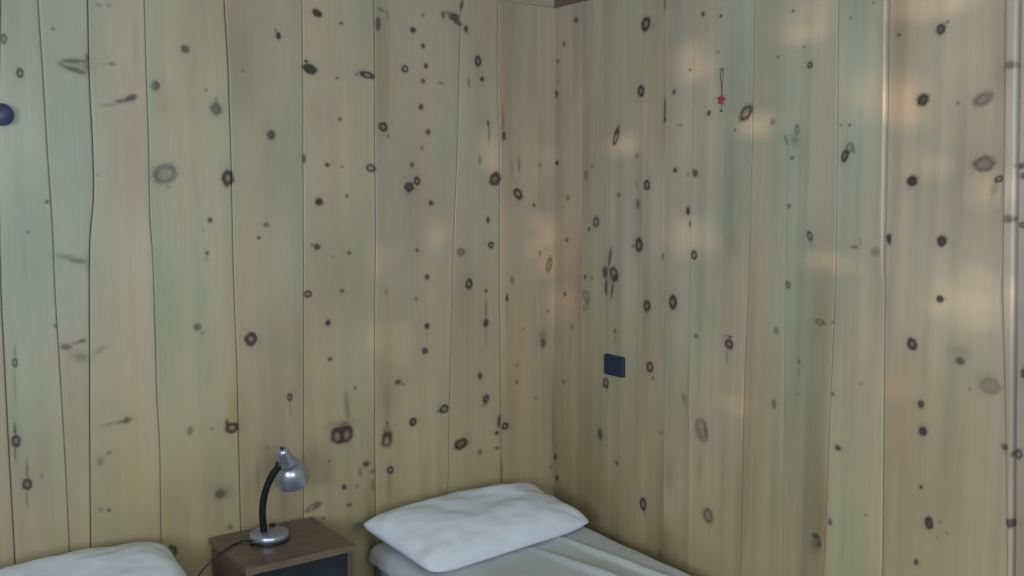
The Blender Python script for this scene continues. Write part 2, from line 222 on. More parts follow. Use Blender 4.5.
# broad wood stains, plus bluish window reflection and corner shade painted in: x, y, rx, ry, (r, g, b) multiplier
STAINS_SHEEN_SHADE = [
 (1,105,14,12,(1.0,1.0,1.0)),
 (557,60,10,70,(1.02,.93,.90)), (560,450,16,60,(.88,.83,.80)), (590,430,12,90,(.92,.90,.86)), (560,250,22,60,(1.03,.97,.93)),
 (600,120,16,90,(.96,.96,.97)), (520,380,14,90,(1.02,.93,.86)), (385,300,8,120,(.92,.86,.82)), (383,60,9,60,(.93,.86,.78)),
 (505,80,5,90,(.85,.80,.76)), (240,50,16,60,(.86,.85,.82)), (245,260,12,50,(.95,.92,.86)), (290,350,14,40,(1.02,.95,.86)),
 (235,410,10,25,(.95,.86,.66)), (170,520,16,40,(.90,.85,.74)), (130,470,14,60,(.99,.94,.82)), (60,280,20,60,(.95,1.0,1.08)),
 (20,200,30,90,(.95,1.0,1.07)), (85,150,12,80,(.95,.98,1.06)), (165,105,8,12,(.9,.86,.78)), (318,113,12,16,(.95,.90,.80)),  # bluish entries paint the window reflection onto the far left boards
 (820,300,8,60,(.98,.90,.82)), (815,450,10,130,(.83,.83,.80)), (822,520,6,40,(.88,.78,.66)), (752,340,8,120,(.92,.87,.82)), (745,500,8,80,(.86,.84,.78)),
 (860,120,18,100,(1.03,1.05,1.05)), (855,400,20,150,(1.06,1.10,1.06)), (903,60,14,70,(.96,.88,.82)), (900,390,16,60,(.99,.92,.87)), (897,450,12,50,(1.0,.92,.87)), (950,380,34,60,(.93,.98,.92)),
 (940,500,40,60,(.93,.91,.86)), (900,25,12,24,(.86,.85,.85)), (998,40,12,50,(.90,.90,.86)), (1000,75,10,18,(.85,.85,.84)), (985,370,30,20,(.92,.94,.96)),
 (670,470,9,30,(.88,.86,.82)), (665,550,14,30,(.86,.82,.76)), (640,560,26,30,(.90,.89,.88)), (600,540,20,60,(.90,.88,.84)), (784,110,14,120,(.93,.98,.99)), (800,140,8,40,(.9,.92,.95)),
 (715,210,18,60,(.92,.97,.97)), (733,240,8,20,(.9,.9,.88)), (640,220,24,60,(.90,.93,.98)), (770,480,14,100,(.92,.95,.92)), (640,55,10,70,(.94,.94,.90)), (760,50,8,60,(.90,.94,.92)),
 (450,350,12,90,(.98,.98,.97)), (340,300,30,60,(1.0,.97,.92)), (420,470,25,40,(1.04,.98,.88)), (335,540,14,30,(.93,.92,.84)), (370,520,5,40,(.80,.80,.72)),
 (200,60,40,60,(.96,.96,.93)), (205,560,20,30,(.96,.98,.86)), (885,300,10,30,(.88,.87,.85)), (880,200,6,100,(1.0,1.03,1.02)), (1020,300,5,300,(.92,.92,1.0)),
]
def interp_seam(pts, wall, z):
    """position along the wall of a seam at heights z"""
    P = [on(x, y, 1 if wall == 'back' else 0, 0.0) for x, y in pts]
    s = np.array([(-p[0] if wall == 'back' else -p[1]) for p in P]); zz = np.array([p[2] for p in P])
    k = np.argsort(zz); zk = np.arange(-.5, 3.0, .01); y = np.interp(zk, zz[k], s[k])
    y = np.convolve(np.pad(y, 9, mode='edge'), np.hanning(21)[1:-1] / np.hanning(21).sum(), 'valid')
    return np.interp(z, zk, y)

def bounds_h(seq, k):
    return min(seq[k-1][1] if k else 1, seq[k][1] if k < len(seq) else 1)

def plank_wall(name, wall, length, seams, base, extra_seed):
    z = np.concatenate([np.arange(0, .30, .02), np.arange(.30, 2.425, .0036), [2.46]])
    nz = len(z)
    seq = [(interp_seam(p, wall, z), h) for p, h in seams]
    if wall == 'back': seq = seq[::-1]
    r = random.Random(extra_seed)
    last = seq[-1][0].copy()
    while last.mean() < length - .28:                      # boards outside the photograph
        last = last + r.uniform(.14, .24); seq.append((last + (z - 1.2) * r.uniform(-.01, .01), .7))
    nb = len(seq) + 1
    dep = [r.uniform(-.0007, .0007) for _ in range(nb)]
    if wall == 'right':
        for k in range(len(dep)):
            dep[k] = 0.0
    depth = [np.full(nz, d) for d in dep]
    if wall == 'right':                                    # the thick board whose cut edge shows beside the photo's right third
        k = 8                                               # board before seam index 8
        t = np.clip((z - 1.42) / .10, 0, 1)
        warp = .019 * t * (0.75 + .25 * (z - 1.4))
        zq = on(745, 410, 0, 0.0)[2]; depth[5] = depth[5] + .004 * np.exp(-((z - zq) / .10)**4)
        depth[10] = depth[10] * 0 + .004; depth[11] = depth[11] * 0 - .012
    if wall == 'back':
        # boards counted from the corner; the board beginning at photo x=375..304 etc.
        for k in range(nb): depth[k] = np.full(nz, dep[k] * .35)
        zt = on(228, 130, 1, 0.0)[2]; depth[5] = depth[5] + .0035 * np.clip((z - zt + .1) / .2, 0, 1)
        za, zb = on(154, 400, 1, 0.0)[2], on(154, 285, 1, 0.0)[2]; depth[6] = depth[6] + .0028 * np.exp(-((z - (za+zb)/2) / (.5*(zb-za)))**4)
        zq = on(375, 490, 1, 0.0)[2]; depth[3] = depth[3] + .003 * np.exp(-((z - zq) / .09)**4)
    cols = []                                              # (s array, depth array, board index, groove flag)
    bounds = [(np.zeros(nz), 0)] + seq + [(np.full(nz, length), 0)]
    for b in range(nb):
        s0, h0 = bounds[b]; s1, h1 = bounds[b+1]
        a = s0 + (.0018 if b else 0); e = s1 - (.0018 if b < nb-1 else 0)
        w = (e - a).mean(); step = .0036 if a.mean() < 2.15 else .012
        n = max(2, int(w / step))
        for i in range(n + 1):
            t = i / n; cup = .0003 * (1 - (2*t-1)**2)
            dd_ = depth[b] + cup + (warp * t ** 2 if wall == 'right' and b == 8 else 0)
            cols.append((a + (e - a) * t, dd_, b, 0))
        if b < nb - 1:
            g = np.minimum(depth[b], depth[b+1]) - (.0002 + .009 * h1 * h1)
            hw = .0004 + .0009 * h1
            big = np.abs(depth[b] + (warp if wall == 'right' and b == 8 else 0) - depth[b+1]) > .006
            lead = np.where(big, 0.0, hw)
            cols.append((s1 - np.where(big, .0016, hw), np.where(big, np.minimum(depth[b], depth[b+1]), g), b, h1))
            cols.append((s1 + hw, g, b+1, h1))
    S = np.stack([c[0] for c in cols], 1); DP = np.stack([c[1] for c in cols], 1)
    B = np.array([c[2] for c in cols]); G = np.array([c[3] for c in cols])
    Z = np.repeat(z[:, None], S.shape[1], 1)
    nc = S.shape[1]
    # --- pigment
    br = np.random.RandomState(extra_seed); 
    tb = br.uniform(.955, 1.045, (nb, 1)) * (1 + br.uniform(-.018, .018, (nb, 3)))
    if wall == 'right':
        for k, f in BOARD_R.items(): tb[k] = f
    else:
        for k, f in BOARD_B.items(): tb[k] = f
    off = br.uniform(0, 200, nb)[B][None, :]
    col = np.array(base)[None, None, :] * tb[B][None, :, :] * np.ones((nz, nc, 1))
    n1 = vnoise(S * 28 + off, Z * .9 + off, 1) - .5         # long streaks
    n2 = vnoise(S * 75 + off, Z * 2.0 + off, 2) - .5
    n3 = vnoise(S * 7 + off, Z * 3.2 + off, 3) - .5         # broad clouds
    n4 = vnoise(S * 9 + 40 + (off if wall == 'back' else 0), Z * 1.6, 4) - .5          # hue: pinkish to greenish
    n5 = vnoise(S * 30, Z * 25, 5) - .5
    lum = 1 + (.19 if wall == 'right' else .12) * n1 + (.10 if wall == 'right' else .06) * n2 + .20 * n3 * (1.5 if wall == 'right' else 1) + .03 * n5
    col *= lum[..., None]
    hue = (.8 * n4 + .35 * n1)[..., None]
    col *= 1 + hue * np.array([.17, -.03, -.03])[None, None, :]
    zf = np.clip((1.5 - Z) / 1.0, 0, 1)[..., None]          # yellower towards the floor, with the lower wall's shading painted in
    col *= 1 + zf * np.array(LOW_YELLOW_SHADE)[None, None, :]
    ax = 1 if wall == 'back' else 0
    def wc(px, py):
        p = on(px, py, ax, 0.0); return (-p[0] if wall == 'back' else -p[1]), p[2]
    lim = 555
    for (x, y, rx, ry, f) in STAINS_SHEEN_SHADE:
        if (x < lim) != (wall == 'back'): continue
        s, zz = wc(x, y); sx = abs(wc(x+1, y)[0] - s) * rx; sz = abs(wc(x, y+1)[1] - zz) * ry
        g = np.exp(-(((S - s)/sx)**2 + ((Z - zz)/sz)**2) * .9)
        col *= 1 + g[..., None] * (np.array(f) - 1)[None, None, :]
    wob = vnoise(S * 160, Z * 160, 6) - .5; wob2 = vnoise(S * 420, Z * 420, 8) - .5
    acc = np.zeros((nz, nc)); accr = np.zeros((nz, nc))
    kn = list(KNOTS)
    items = []
    for (x, y, rx, ry, an, kind, st, red) in kn:
        if (x < lim) != (wall == 'back'): continue
        s, zz = wc(x, y); ux = abs(wc(x+1, y)[0] - s); uz = abs(wc(x, y+1)[1] - zz)
        items.append((s, zz, max(rx, 1.15) * ux, max(ry, 1.15) * uz, an, kind, st, red, ux, uz))
    for _ in range(60):                                    # knots outside the photograph
        s = br.uniform(2.0, length); items.append((s, br.uniform(0.05, 2.4), br.uniform(.004, .014), br.uniform(.006, .018), 0, br.choice(['r', 's']), .8, 0, .003, .003))
    for _ in range(25):
        s = br.uniform(.05, 2.0); items.append((s, br.uniform(0.05, .45), br.uniform(.004, .014), br.uniform(.006, .018), 0, br.choice(['r', 's']), .8, 0, .003, .003))
    for (s, zz, rx, ry, an, kind, st, red, ux, uz) in items:
        R = max(rx, ry) * 3.2
        r0, r1 = np.searchsorted(z, [zz - R, zz + R])
        if r1 <= r0: continue
        sub = np.s_[r0:r1]
        du = (S[sub] - s) / ux * (-1 if wall == 'back' else 1); dv = (Z[sub] - zz) / uz   # right is positive as seen
        ca, sa = math.cos(math.radians(an)), math.sin(math.radians(an))
        # angle is clockwise as seen
        u = du * ca - dv * sa; v = du * sa + dv * ca
        ax_, ay_ = rx / ux, ry / uz
        q = np.sqrt((u / ax_)**2 + (v / ay_)**2)
        q = q * (1 + .24 * wob[sub] + .10 * wob2[sub])
        pxl = .55 / min(ax_, ay_)                          # softness for tiny knots
        if kind == 'r':
            w = max(.30, pxl * .8)
            kk = np.exp(-((q - .80) / w)**2) * .95 + .30 * np.exp(-(q / .8)**4)
            kk += .10 * np.exp(-(q / 1.9)**2)
        elif kind == 's':
            w = max(.22, pxl)
            kk = .92 / (1 + np.exp((q - .88) / w * 2.0)) + .08 * np.exp(-(q / 2.0)**2)
            kk *= 1 - .16 * np.exp(-(q / .45)**2) * (1 if ax_ > 3.5 else 0)
        elif kind == 'b':
            q4 = ((np.abs(u / ax_)**5 + np.abs(v / ay_)**(5))**.2) * (1 + .08 * wob[sub]); q4 = np.maximum(q4, np.hypot(u / ax_, np.minimum(v, 0) / ay_) * .93)
            kk = 1 / (1 + np.exp((q4 - .93) / .07))
            for c_ in (-.42, .40):
                kk *= 1 - .62 * np.exp(-(((u / ax_ - c_) / .27)**2 + ((v / ay_ + .08) / .55)**2)**2)
        elif kind == 'o':
            q4 = ((np.abs(u / ax_)**3 + np.abs(v / ay_)**3)**(1/3)) * (1 + .10 * wob[sub])
            kk = 1 / (1 + np.exp((q4 - .90) / .10))
            kk *= 1 - .65 * np.exp(-((u / ax_ / .50)**2 + ((v / ay_ + .22) / .48)**2)**2)
        else:
            kk = .55 * np.exp(-(q / .95)**2)
        kk = np.clip(kk * st, 0, 1)
        old = acc[sub]; new = np.maximum(old, kk) + .3 * np.minimum(old, kk)
        accr[sub] = np.where(kk > old, red, accr[sub]); acc[sub] = np.clip(new, 0, .97)
    grv = (G > 0)[None, :]
    ka = np.clip(acc * 1.12, 0, .95)[..., None]
    kc = np.array([.036, .030, .031])[None, None, :] * (1 - accr[..., None]) + np.array([.060, .026, .024])[None, None, :] * accr[..., None]
    col = col * (1 - ka) + kc * ka
    for j in np.where(G > 0)[0]: col[:, j, :] *= (1 - .74 * G[j] ** .8)
    col = np.clip(col, .004, .95)
    # --- mesh
    if wall == 'back': V = np.stack([-S, -DP, Z], -1)
    else: V = np.stack([-DP, -S, Z], -1)
    me = bpy.data.meshes.new(name)
    nv = nz * nc; idx = np.arange(nv).reshape(nz, nc)
    q = np.stack([idx[:-1, :-1], idx[:-1, 1:], idx[1:, 1:], idx[1:, :-1]], -1).reshape(-1, 4)
    if wall == 'back': q = q[:, ::-1]
    if wall == 'back': q = q[:, ::-1]
    me.vertices.add(nv); me.vertices.foreach_set('co', V.reshape(-1).astype(np.float32))
    me.loops.add(q.size); me.loops.foreach_set('vertex_index', q.reshape(-1).astype(np.int32))
    me.polygons.add(len(q)); me.polygons.foreach_set('loop_start', (np.arange(len(q)) * 4).astype(np.int32))
    me.update(calc_edges=True); me.validate()
    a = me.color_attributes.new('pigment', 'FLOAT_COLOR', 'POINT')
    rgba = np.ones((nv, 4), np.float32); rgba[:, :3] = col.reshape(-1, 3); a.data.foreach_set('color', rgba.reshape(-1))
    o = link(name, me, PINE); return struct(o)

BASE = (.462, .410, .315)
LOW_YELLOW_SHADE = (-.07, -.145, -.33)
BOARD_R = {0: (.97, .95, .95), 1: (.98, .97, .95), 2: (.95, .95, .93), 3: (1.0, .98, .96), 4: (1.0, 1.0, 1.02), 5: (1.0, 1.0, 1.0), 6: (1.02, 1.0, .98), 7: (.97, .99, .98), 8: (1.07, 1.10, 1.10), 9: (1.0, .97, .95), 10: (1.05, 1.05, 1.08), 11: (.92, .93, 1.03)}
BOARD_B = {0: (.93, .90, .88), 1: (.97, .93, .90), 2: (.97, .94, .91), 3: (.97, .95, .93), 4: (1.0, .99, .94), 5: (.93, .92, .88), 6: (1.02, 1.02, .96), 7: (1.0, 1.01, .98), 8: (.97, .99, 1.0), 9: (.96, .98, 1.0), 10: (.97, .96, .95)}
ROOM_X = -3.9; ROOM_Y = -4.6
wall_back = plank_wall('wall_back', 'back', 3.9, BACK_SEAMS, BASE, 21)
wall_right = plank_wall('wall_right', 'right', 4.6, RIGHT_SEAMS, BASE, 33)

# ------------------------------------------------------------------ room shell
struct(boxo('floor', (ROOM_X - .1, ROOM_Y - .1, -.1), (.1, .1, 0), M_FLOOR))
struct(boxo('ceiling', (ROOM_X - .1, ROOM_Y - .1, 2.46), (.1, .1, 2.56), M_CEIL))
bm = bmesh.new(); YA, YB = -3.55, -2.25
box(bm, (ROOM_X - .1, ROOM_Y - .1, 0), (ROOM_X, YA, 2.46)); box(bm, (ROOM_X - .1, YB, 0), (ROOM_X, .1, 2.46))
box(bm, (ROOM_X - .1, YA, 0), (ROOM_X, YB, 1.15)); box(bm, (ROOM_X - .1, YA, 2.32), (ROOM_X, YB, 2.46)); struct(from_bm('wall_left', bm, M_PLAIN))
bm = bmesh.new()
box(bm, (ROOM_X - .08, YA, 1.15), (ROOM_X + .02, YA + .05, 2.32)); box(bm, (ROOM_X - .08, YB - .05, 1.15), (ROOM_X + .02, YB, 2.32))
box(bm, (ROOM_X - .08, YA, 1.15), (ROOM_X + .05, YB, 1.18)); box(bm, (ROOM_X - .08, YA, 2.28), (ROOM_X + .02, YB, 2.32)); struct(from_bm('side_fill_window', bm, M_WHITE))  # window frame added around the side fill light
WX0, WX1, WZ0, WZ1 = -3.60, -.85, 1.10, 2.36
bm = bmesh.new()
box(bm, (ROOM_X, ROOM_Y - .12, 0), (WX0, ROOM_Y, 2.46)); box(bm, (WX1, ROOM_Y - .12, 0), (0, ROOM_Y, 2.46))
box(bm, (WX0, ROOM_Y - .12, 0), (WX1, ROOM_Y, WZ0)); box(bm, (WX0, ROOM_Y - .12, WZ1), (WX1, ROOM_Y, 2.46))
struct(from_bm('wall_front', bm, M_PLAIN))
bm = bmesh.new(); t = .05
box(bm, (WX0, ROOM_Y - .10, WZ0), (WX0 + t, ROOM_Y + .02, WZ1)); box(bm, (WX1 - t, ROOM_Y - .10, WZ0), (WX1, ROOM_Y + .02, WZ1))
box(bm, (WX0, ROOM_Y - .10, WZ0), (WX1, ROOM_Y + .05, WZ0 + .04)); box(bm, (WX0, ROOM_Y - .10, WZ1 - .02), (WX1, ROOM_Y + .02, WZ1))
struct(from_bm('window_1', bm, M_WHITE))
# outer skins of the two board walls, so no light leaks behind the boards
struct(boxo('outer_skin_back', (ROOM_X - .1, .02, 0), (.12, .10, 2.46), M_PLAIN)); struct(boxo('outer_skin_right', (.02, ROOM_Y - .1, 0), (.12, .02, 2.46), M_PLAIN))
struct(boxo('trim_1', (ROOM_X, -.012, 2.379), (-.016, .004, 2.46), M_TRIM_L, bev=.002))
struct(boxo('trim_2', (-.016, ROOM_Y, 2.379), (.004, -.0, 2.46), M_TRIM_D, bev=.002))

# ------------------------------------------------------------------ daylight and low sun
SUN = Vector((.48, .88, -.03)).normalized()
sd = bpy.data.lights.new('low_sun', 'SUN'); sd.energy = 3.0; sd.angle = math.radians(.8); sd.color = (1.0, .64, .45)
so = bpy.data.objects.new('low_sun', sd); COL.objects.link(so); so.rotation_euler = SUN.to_track_quat('-Z', 'Y').to_euler()
wd = bpy.data.lights.new('window_daylight', 'AREA'); wd.shape = 'RECTANGLE'; wd.size = WX1 - WX0 - .12; wd.size_y = WZ1 - WZ0 - .08
wd.energy = 64; wd.color = (.76, .90, 1.0)
wo = bpy.data.objects.new('window_daylight', wd); COL.objects.link(wo)
wo.location = ((WX0 + WX1) / 2, ROOM_Y - .02, (WZ0 + WZ1) / 2); wo.rotation_euler = (math.radians(102), 0, 0)
w2 = bpy.data.lights.new('side_fill_light', 'AREA'); w2.shape = 'RECTANGLE'; w2.size = 1.0; w2.size_y = 1.2; w2.energy = 62; w2.color = (.76, .90, 1.0)  # fill light added on the left to brighten the right wall
w2o = bpy.data.objects.new('side_fill_light', w2); COL.objects.link(w2o); w2o.location = (ROOM_X + .02, -2.9, 1.75); w2o.rotation_euler = (0, math.radians(-90), 0)
W = bpy.data.worlds.new('world'); SC.world = W; W.use_nodes = True
W.node_tree.nodes['Background'].inputs[0].default_value = (.45, .6, .8, 1); W.node_tree.nodes['Background'].inputs[1].default_value = .5

# patches of low sun on the boards: photo x, y, rx, ry, share of open gaps
PATCH = [(491,156,8,22,.35),(545,245,16,34,.22),(622,145,12,8,1),(692,62,16,20,.55),(755,125,16,11,1),(692,236,22,24,.5),(800,22,22,22,.45),
 (868,92,14,28,.6),(908,104,20,26,.75),(925,6,45,12,.65),(990,190,22,16,.5),(975,300,46,28,.5),(372,262,18,18,.13),(440,238,12,18,.17),
 (835,262,30,7,.5),(735,405,14,6,.6),(900,385,10,20,.35),(560,300,14,20,.3),(395,345,26,20,.08),(930,165,14,14,.4),(545,160,8,14,.25),(800,120,10,10,.2),(560,470,6,6,.0),(480,30,20,24,.15)]
pat = []
for x, y, rx, ry, op in PATCH:
    ax = 1 if x < 555 else 0; p = on(x, y, ax, 0.0); qx = on(x+1, y, ax, 0.0); qy = on(x, y+1, ax, 0.0)
    k = 0 if ax == 1 else 1
    pat.append((ax, p[k], p[2], abs(qx[k]-p[k])*rx, abs(qy[2]-p[2])*ry, op))
SY = ROOM_Y - .35; cell = .012  # screen added out of view, its gaps cut to shape the sun patches
x0, x1, z0, z1 = WX0 - .45, WX1 + .35, WZ0 - .35, WZ1 + .35
nx, nzc = int((x1-x0)/cell), int((z1-z0)/cell); vs = {}; verts = []; faces = []
def vid(i, j):
    if (i, j) not in vs: vs[(i, j)] = len(verts); verts.append((x0 + i*cell, SY, z0 + j*cell))
    return vs[(i, j)]
hr = random.Random(5)
for i in range(nx):
    for j in range(nzc):
        x = x0 + (i+.5)*cell; zc = z0 + (j+.5)*cell
        hx = x + SUN.x / SUN.y * (-SY)
        if hx < 0: ax, c, tt = 1, hx, -SY / SUN.y
        else: tt = -x / SUN.x; ax, c = 0, SY + tt * SUN.y
        hz = zc + SUN.z * tt; op = 0
        for (pa, pc, pz, ra, rb, o_) in pat:
            if pa == ax:
                q = ((c-pc)/ra)**2 + ((hz-pz)/rb)**2
                if q < 1: op = max(op, o_)
        if hr.random() < op: continue
        faces.append((vid(i, j), vid(i+1, j), vid(i+1, j+1), vid(i, j+1)))
me = bpy.data.meshes.new('sun_mask_mesh'); me.from_pydata(verts, [], faces)
ls = link('sun_mask_screen', me, M_MASK); tag(ls, 'added screen with gaps shaped for the sun patches, standing outside the window, behind the viewer', 'screen')
# solid skirt so the added screen stands on the ground outside
bm = bmesh.new(); box(bm, (x0 - .08, SY - .03, -.1), (x0, SY + .03, z1 + .05)); box(bm, (x1, SY - .03, -.1), (x1 + .08, SY + .03, z1 + .05)); box(bm, (x0, SY - .02, .2), (x1, SY + .02, z0 + .02)); box(bm, (x0, SY - .03, z1 - .02), (x1, SY + .03, z1 + .05))
from_bm('sun_mask_frame', bm, M_MASK, ls)

panel = boxo('sun_block_panel', (ROOM_X - .50, -5.3, -.1), (ROOM_X - .46, -1.6, 2.9), M_MASK); tag(panel, 'added sun-blocking fence outside the side window, out of the photo on the left', 'panel')  # unseen, added to stop stray sun entering from the side
# ------------------------------------------------------------------ beds
def grid_mesh(name, f, nu, nv, material, parent=None, closed=False):
    bm = bmesh.new(); g = [[bm.verts.new(f(i/nu, j/nv)) for i in range(nu+1)] for j in range(nv+1)]
    for j in range(nv):
        for i in range(nu): bm.faces.new((g[j][i], g[j][i+1], g[j+1][i+1], g[j+1][i]))
    return from_bm(name, bm, material, parent, smooth=True)
def rounded_slab(name, w, l, z0, z1, rad, crad, material, parent, bulge=0.0, wrinkle=None, over=0.0):
    """closed soft slab: x -w/2..w/2, y -l..0"""
    bm = bmesh.new(); N = 96
    def outline(inset):
        pts = []; W2 = w/2 - inset + over; L2 = l/2 - inset + over; c = max(crad - inset, .004)
        for k in range(N):
            a = 2*math.pi*k/N; ca, sa = math.cos(a), math.sin(a); p = 14
            r = 1 / ((abs(ca))**p + (abs(sa))**p)**(1/p)
            pts.append((ca*r*W2, sa*r*L2 - l/2))
        return pts
    rings = []
    prof = []
    for k in range(7):
        a = math.pi/2 * k/6; prof.append((rad*(1-math.sin(a)), z0 + rad*(1-math.cos(a))))
    for k in range(1, 4): prof.append((-bulge*math.sin(math.pi*k/4), z0 + rad + (z1-z0-2*rad)*k/4))
    for k in range(7):
        a = math.pi/2 * k/6; prof.append((rad*(1-math.cos(a)), z1 - rad*(1-math.sin(a))))
    for f in (.15, .3, .45, .6, .75, .88): prof.append((rad + f * (w/2 - rad), z1))
    prof = [(w/2*.9, z0)] + prof
    for ins, z in prof:
        ring = []
        for (x, y) in outline(ins):
            zz = z
            if wrinkle and z > z1 - rad*.8: zz += wrinkle(x, y)
            ring.append(bm.verts.new((x, y, zz)))
        rings.append(ring)
    for A, B in zip(rings, rings[1:]):
        for k in range(N): bm.faces.new((A[k], A[(k+1) % N], B[(k+1) % N], B[k]))
    bm.faces.new(rings[0][::-1]); bm.faces.new(rings[-1])
    return from_bm(name, bm, material, parent, smooth=True)

def make_bed(loc, rz, label, w=.75, l=1.9, top=.492):
    t = empty('single_bed', loc, label, 'bed', None, rz)
    bm = bmesh.new(); box(bm, (-w/2+.01, -l+.01, .20), (w/2-.01, -.01, .28)); bmesh.ops.bevel(bm, geom=bm.edges[:], offset=.006, segments=2, affect='EDGES')
    from_bm('bed_frame', bm, M_BEDW, t)
    for sx in (-1, 1):
        for y in (-.06, -l + .06):
            bm = bmesh.new(); lathe(bm, [(0, 0), (.022, 0), (.03, .2), (0, .2)], (sx*(w/2-.06), y, 0), (0, 0, 1), 20)
            from_bm('leg', bm, M_BEDW, t)
    rounded_slab('mattress', w, l, .28, top - .004, .04, .06, M_MATT, t, bulge=.004)
    return t
def make_sheet(loc, rz, label, w=.75, l=1.9, top=.492, folds=True):
    """white sheet stretched over the mattress, its hem a little below the edge"""
    bm = bmesh.new(); NU, NV = 90, 150; hang = .012; e = .004; rad = .045
    def shape(a, half):       # arc-length coordinate across -> (pos, drop)
        s = abs(a); sg = 1 if a > 0 else -1; flat = half - rad
        if s <= flat: return a, 0.0
        th = (s - flat) / rad
        if th < math.pi/2: return sg*(flat + rad*math.sin(th)), rad*(1-math.cos(th))
        return sg*half, rad + (s - flat - rad*math.pi/2)
    tot_w = (w/2 - rad) + rad*math.pi/2 + hang; tot_l = (l/2 - rad) + rad*math.pi/2 + hang
    rr = random.Random(3)
    g = []
    for j in range(NV + 1):
        row = []
        for i in range(NU + 1):
            # denser near edges
            ui = i/NU*2-1; vj = j/NV*2-1
            au = math.copysign(abs(ui)**.75, ui)*tot_w; av = math.copysign(abs(vj)**.75, vj)*tot_l
            x, dx = shape(au, w/2 + e); y, dy = shape(av, l/2 + e)
            d = max(dx, dy) + .15*min(dx, dy)
            # round the plan corners
            cx, cy = w/2 + e - .05, l/2 + e - .05
            if abs(x) > cx and abs(y) > cy:
                vx, vy = abs(x)-cx, abs(y)-cy; n = (vx**6 + vy**6)**(1/6); m2 = math.hypot(vx, vy)
                k = n/m2 if m2 > 1e-6 else 1
                x = math.copysign(cx + vx*k*1.0, x); y = math.copysign(cy + vy*k*1.0, y)
            z = top - d
            yy = y - l/2
            if folds and d < .02:
                for (x0_, y0_, x1_, y1_, hh, ww) in FOLDS:
                    vx, vy = x1_-x0_, y1_-y0_; L = math.hypot(vx, vy)
                    tt = ((x-x0_)*vx + (yy-y0_)*vy)/L/L; dd = ((x-x0_)*vy - (yy-y0_)*vx)/L
                    if -.1 < tt < 1.1: z += hh*math.exp(-(dd/ww)**2)*max(0, math.sin(math.pi*(tt+.1)/1.2))
                z += .0012*math.sin(x*31+yy*13) + .001*math.sin(x*11 - yy*29)
            elif d > .05:
                bl = .003*math.sin((x+yy)*40); x += math.copysign(abs(bl), x) if dx > dy else 0
            row.append(bm.verts.new((x, yy, z)))
        g.append(row)
    for j in range(NV):
        for i in range(NU): bm.faces.new((g[j][i], g[j][i+1], g[j+1][i+1], g[j+1][i]))
    o = from_bm('bed_sheet', bm, M_SHEET, None, True); o.location = loc; o.rotation_euler.z = rz
    md = o.modifiers.new('cloth', 'SOLIDIFY'); md.thickness = .002; md.offset = 1
    tag(o, label, 'bed sheet'); return o
FOLDS = [(.07, -.36, .20, -1.15, .019, .015), (.20, -.30, .30, -1.1, .017, .013), (-.30, -.50, .05, -.95, .006, .02), (-.1, -.9, .3, -1.5, .007, .02)]

def make_pillow(name, label, BL, BR, FR, FL, floor_z, T=.075, seed=1, mat_=None, back=0.0, round_=.8):
    """cushion between four corner points (bilinear mid surface), thickness T, flattened on floor_z"""
    BL, BR, FR, FL = map(Vector, (BL, BR, FR, FL)); N = 72; M2 = 48
    def mid(u, v):            # u 0 left..1 right ; v 0 front..1 back
        return (FL*(1-u) + FR*u)*(1-v) + (BL*(1-u) + BR*u)*v
    def edge(u):              # seam line pulls in between the corners
        return 4*u*(1-u)
    c0 = mid(.5, .5); c0.z = floor_z
    bm = bmesh.new(); top = []; bot = []
    for j in range(M2 + 1):
        rt, rb = [], []
        for i in range(N + 1):
            u = .5 - .5*math.cos(math.pi*i/N); v = .5 - .5*math.cos(math.pi*j/M2)
            a0, b0 = 2*u-1, 2*v-1; pc = 9.0
            mxx = max(abs(a0), abs(b0), 1e-6); sc_ = mxx / ((abs(a0)**pc + abs(b0)**pc)**(1/pc) + 1e-9)
            sc_ = 1 + (sc_ - 1) * round_
            u_, v_ = (a0*sc_+1)/2, (b0*sc_+1)/2
            uu = u_ + (.5-u_)*.035*edge(v)*abs(2*u-1)**2; vv = v_ + (.5-v_)*.06*edge(u)*abs(2*v-1)**2
            p = mid(uu, vv)
            a, b = 2*u-1, 2*v-1
            h = (max(0, 1-abs(a)**3.6)**.52) * (max(0, 1-abs(b)**3.0)**.52)
            n = Vector((u*6+seed, v*5, seed*1.7))
            from mathutils import noise as mn
            wr = mn.noise(n)*.010 + mn.noise(n*2.3)*.004
            # small gathers radiating from the ends
            ge = math.exp(-((1-abs(a))/.16)**2); wr += ge*.0035*math.sin(b*11+seed)
            gf = math.exp(-((1-abs(b))/.20)**2); wr += gf*.002*math.sin(a*13+seed*2)
            zt = p.z + T*h*(1+back*b) + wr*min(1, h*2.2)
            zb = max(p.z - T*.75*h, floor_z + .003)
            zt = max(zt, zb + (.0005 if h > 0 else 0))
            P1 = Vector((p.x, p.y, zt)); P0 = Vector((p.x, p.y, zb))
            edgep = i in (0, N) or j in (0, M2)
            if edgep:
                vtx = bm.verts.new((p.x, p.y, max(p.z, floor_z + .003))); rt.append(vtx); rb.append(vtx)
            else: rt.append(bm.verts.new(P1)); rb.append(bm.verts.new(P0))
        top.append(rt); bot.append(rb)
    for j in range(M2):
        for i in range(N):
            bm.faces.new((top[j][i], top[j][i+1], top[j+1][i+1], top[j+1][i]))
            f = (bot[j][i], bot[j+1][i], bot[j+1][i+1], bot[j][i+1])
            if len(set(f)) == 4 and not all(x in (top[j][i], top[j][i+1], top[j+1][i+1], top[j+1][i]) for x in f):
                bm.faces.new(f)
    # origin to the pillow's middle
    for v_ in bm.verts: v_.co -= c0
    o = from_bm(name, bm, mat_ or M_PILLOW, None, True); o.location = c0
    o.modifiers.new('soft', 'SUBSURF').levels = 1; o.modifiers['soft'].render_levels = 1
    tag(o, label, 'pillow'); return o

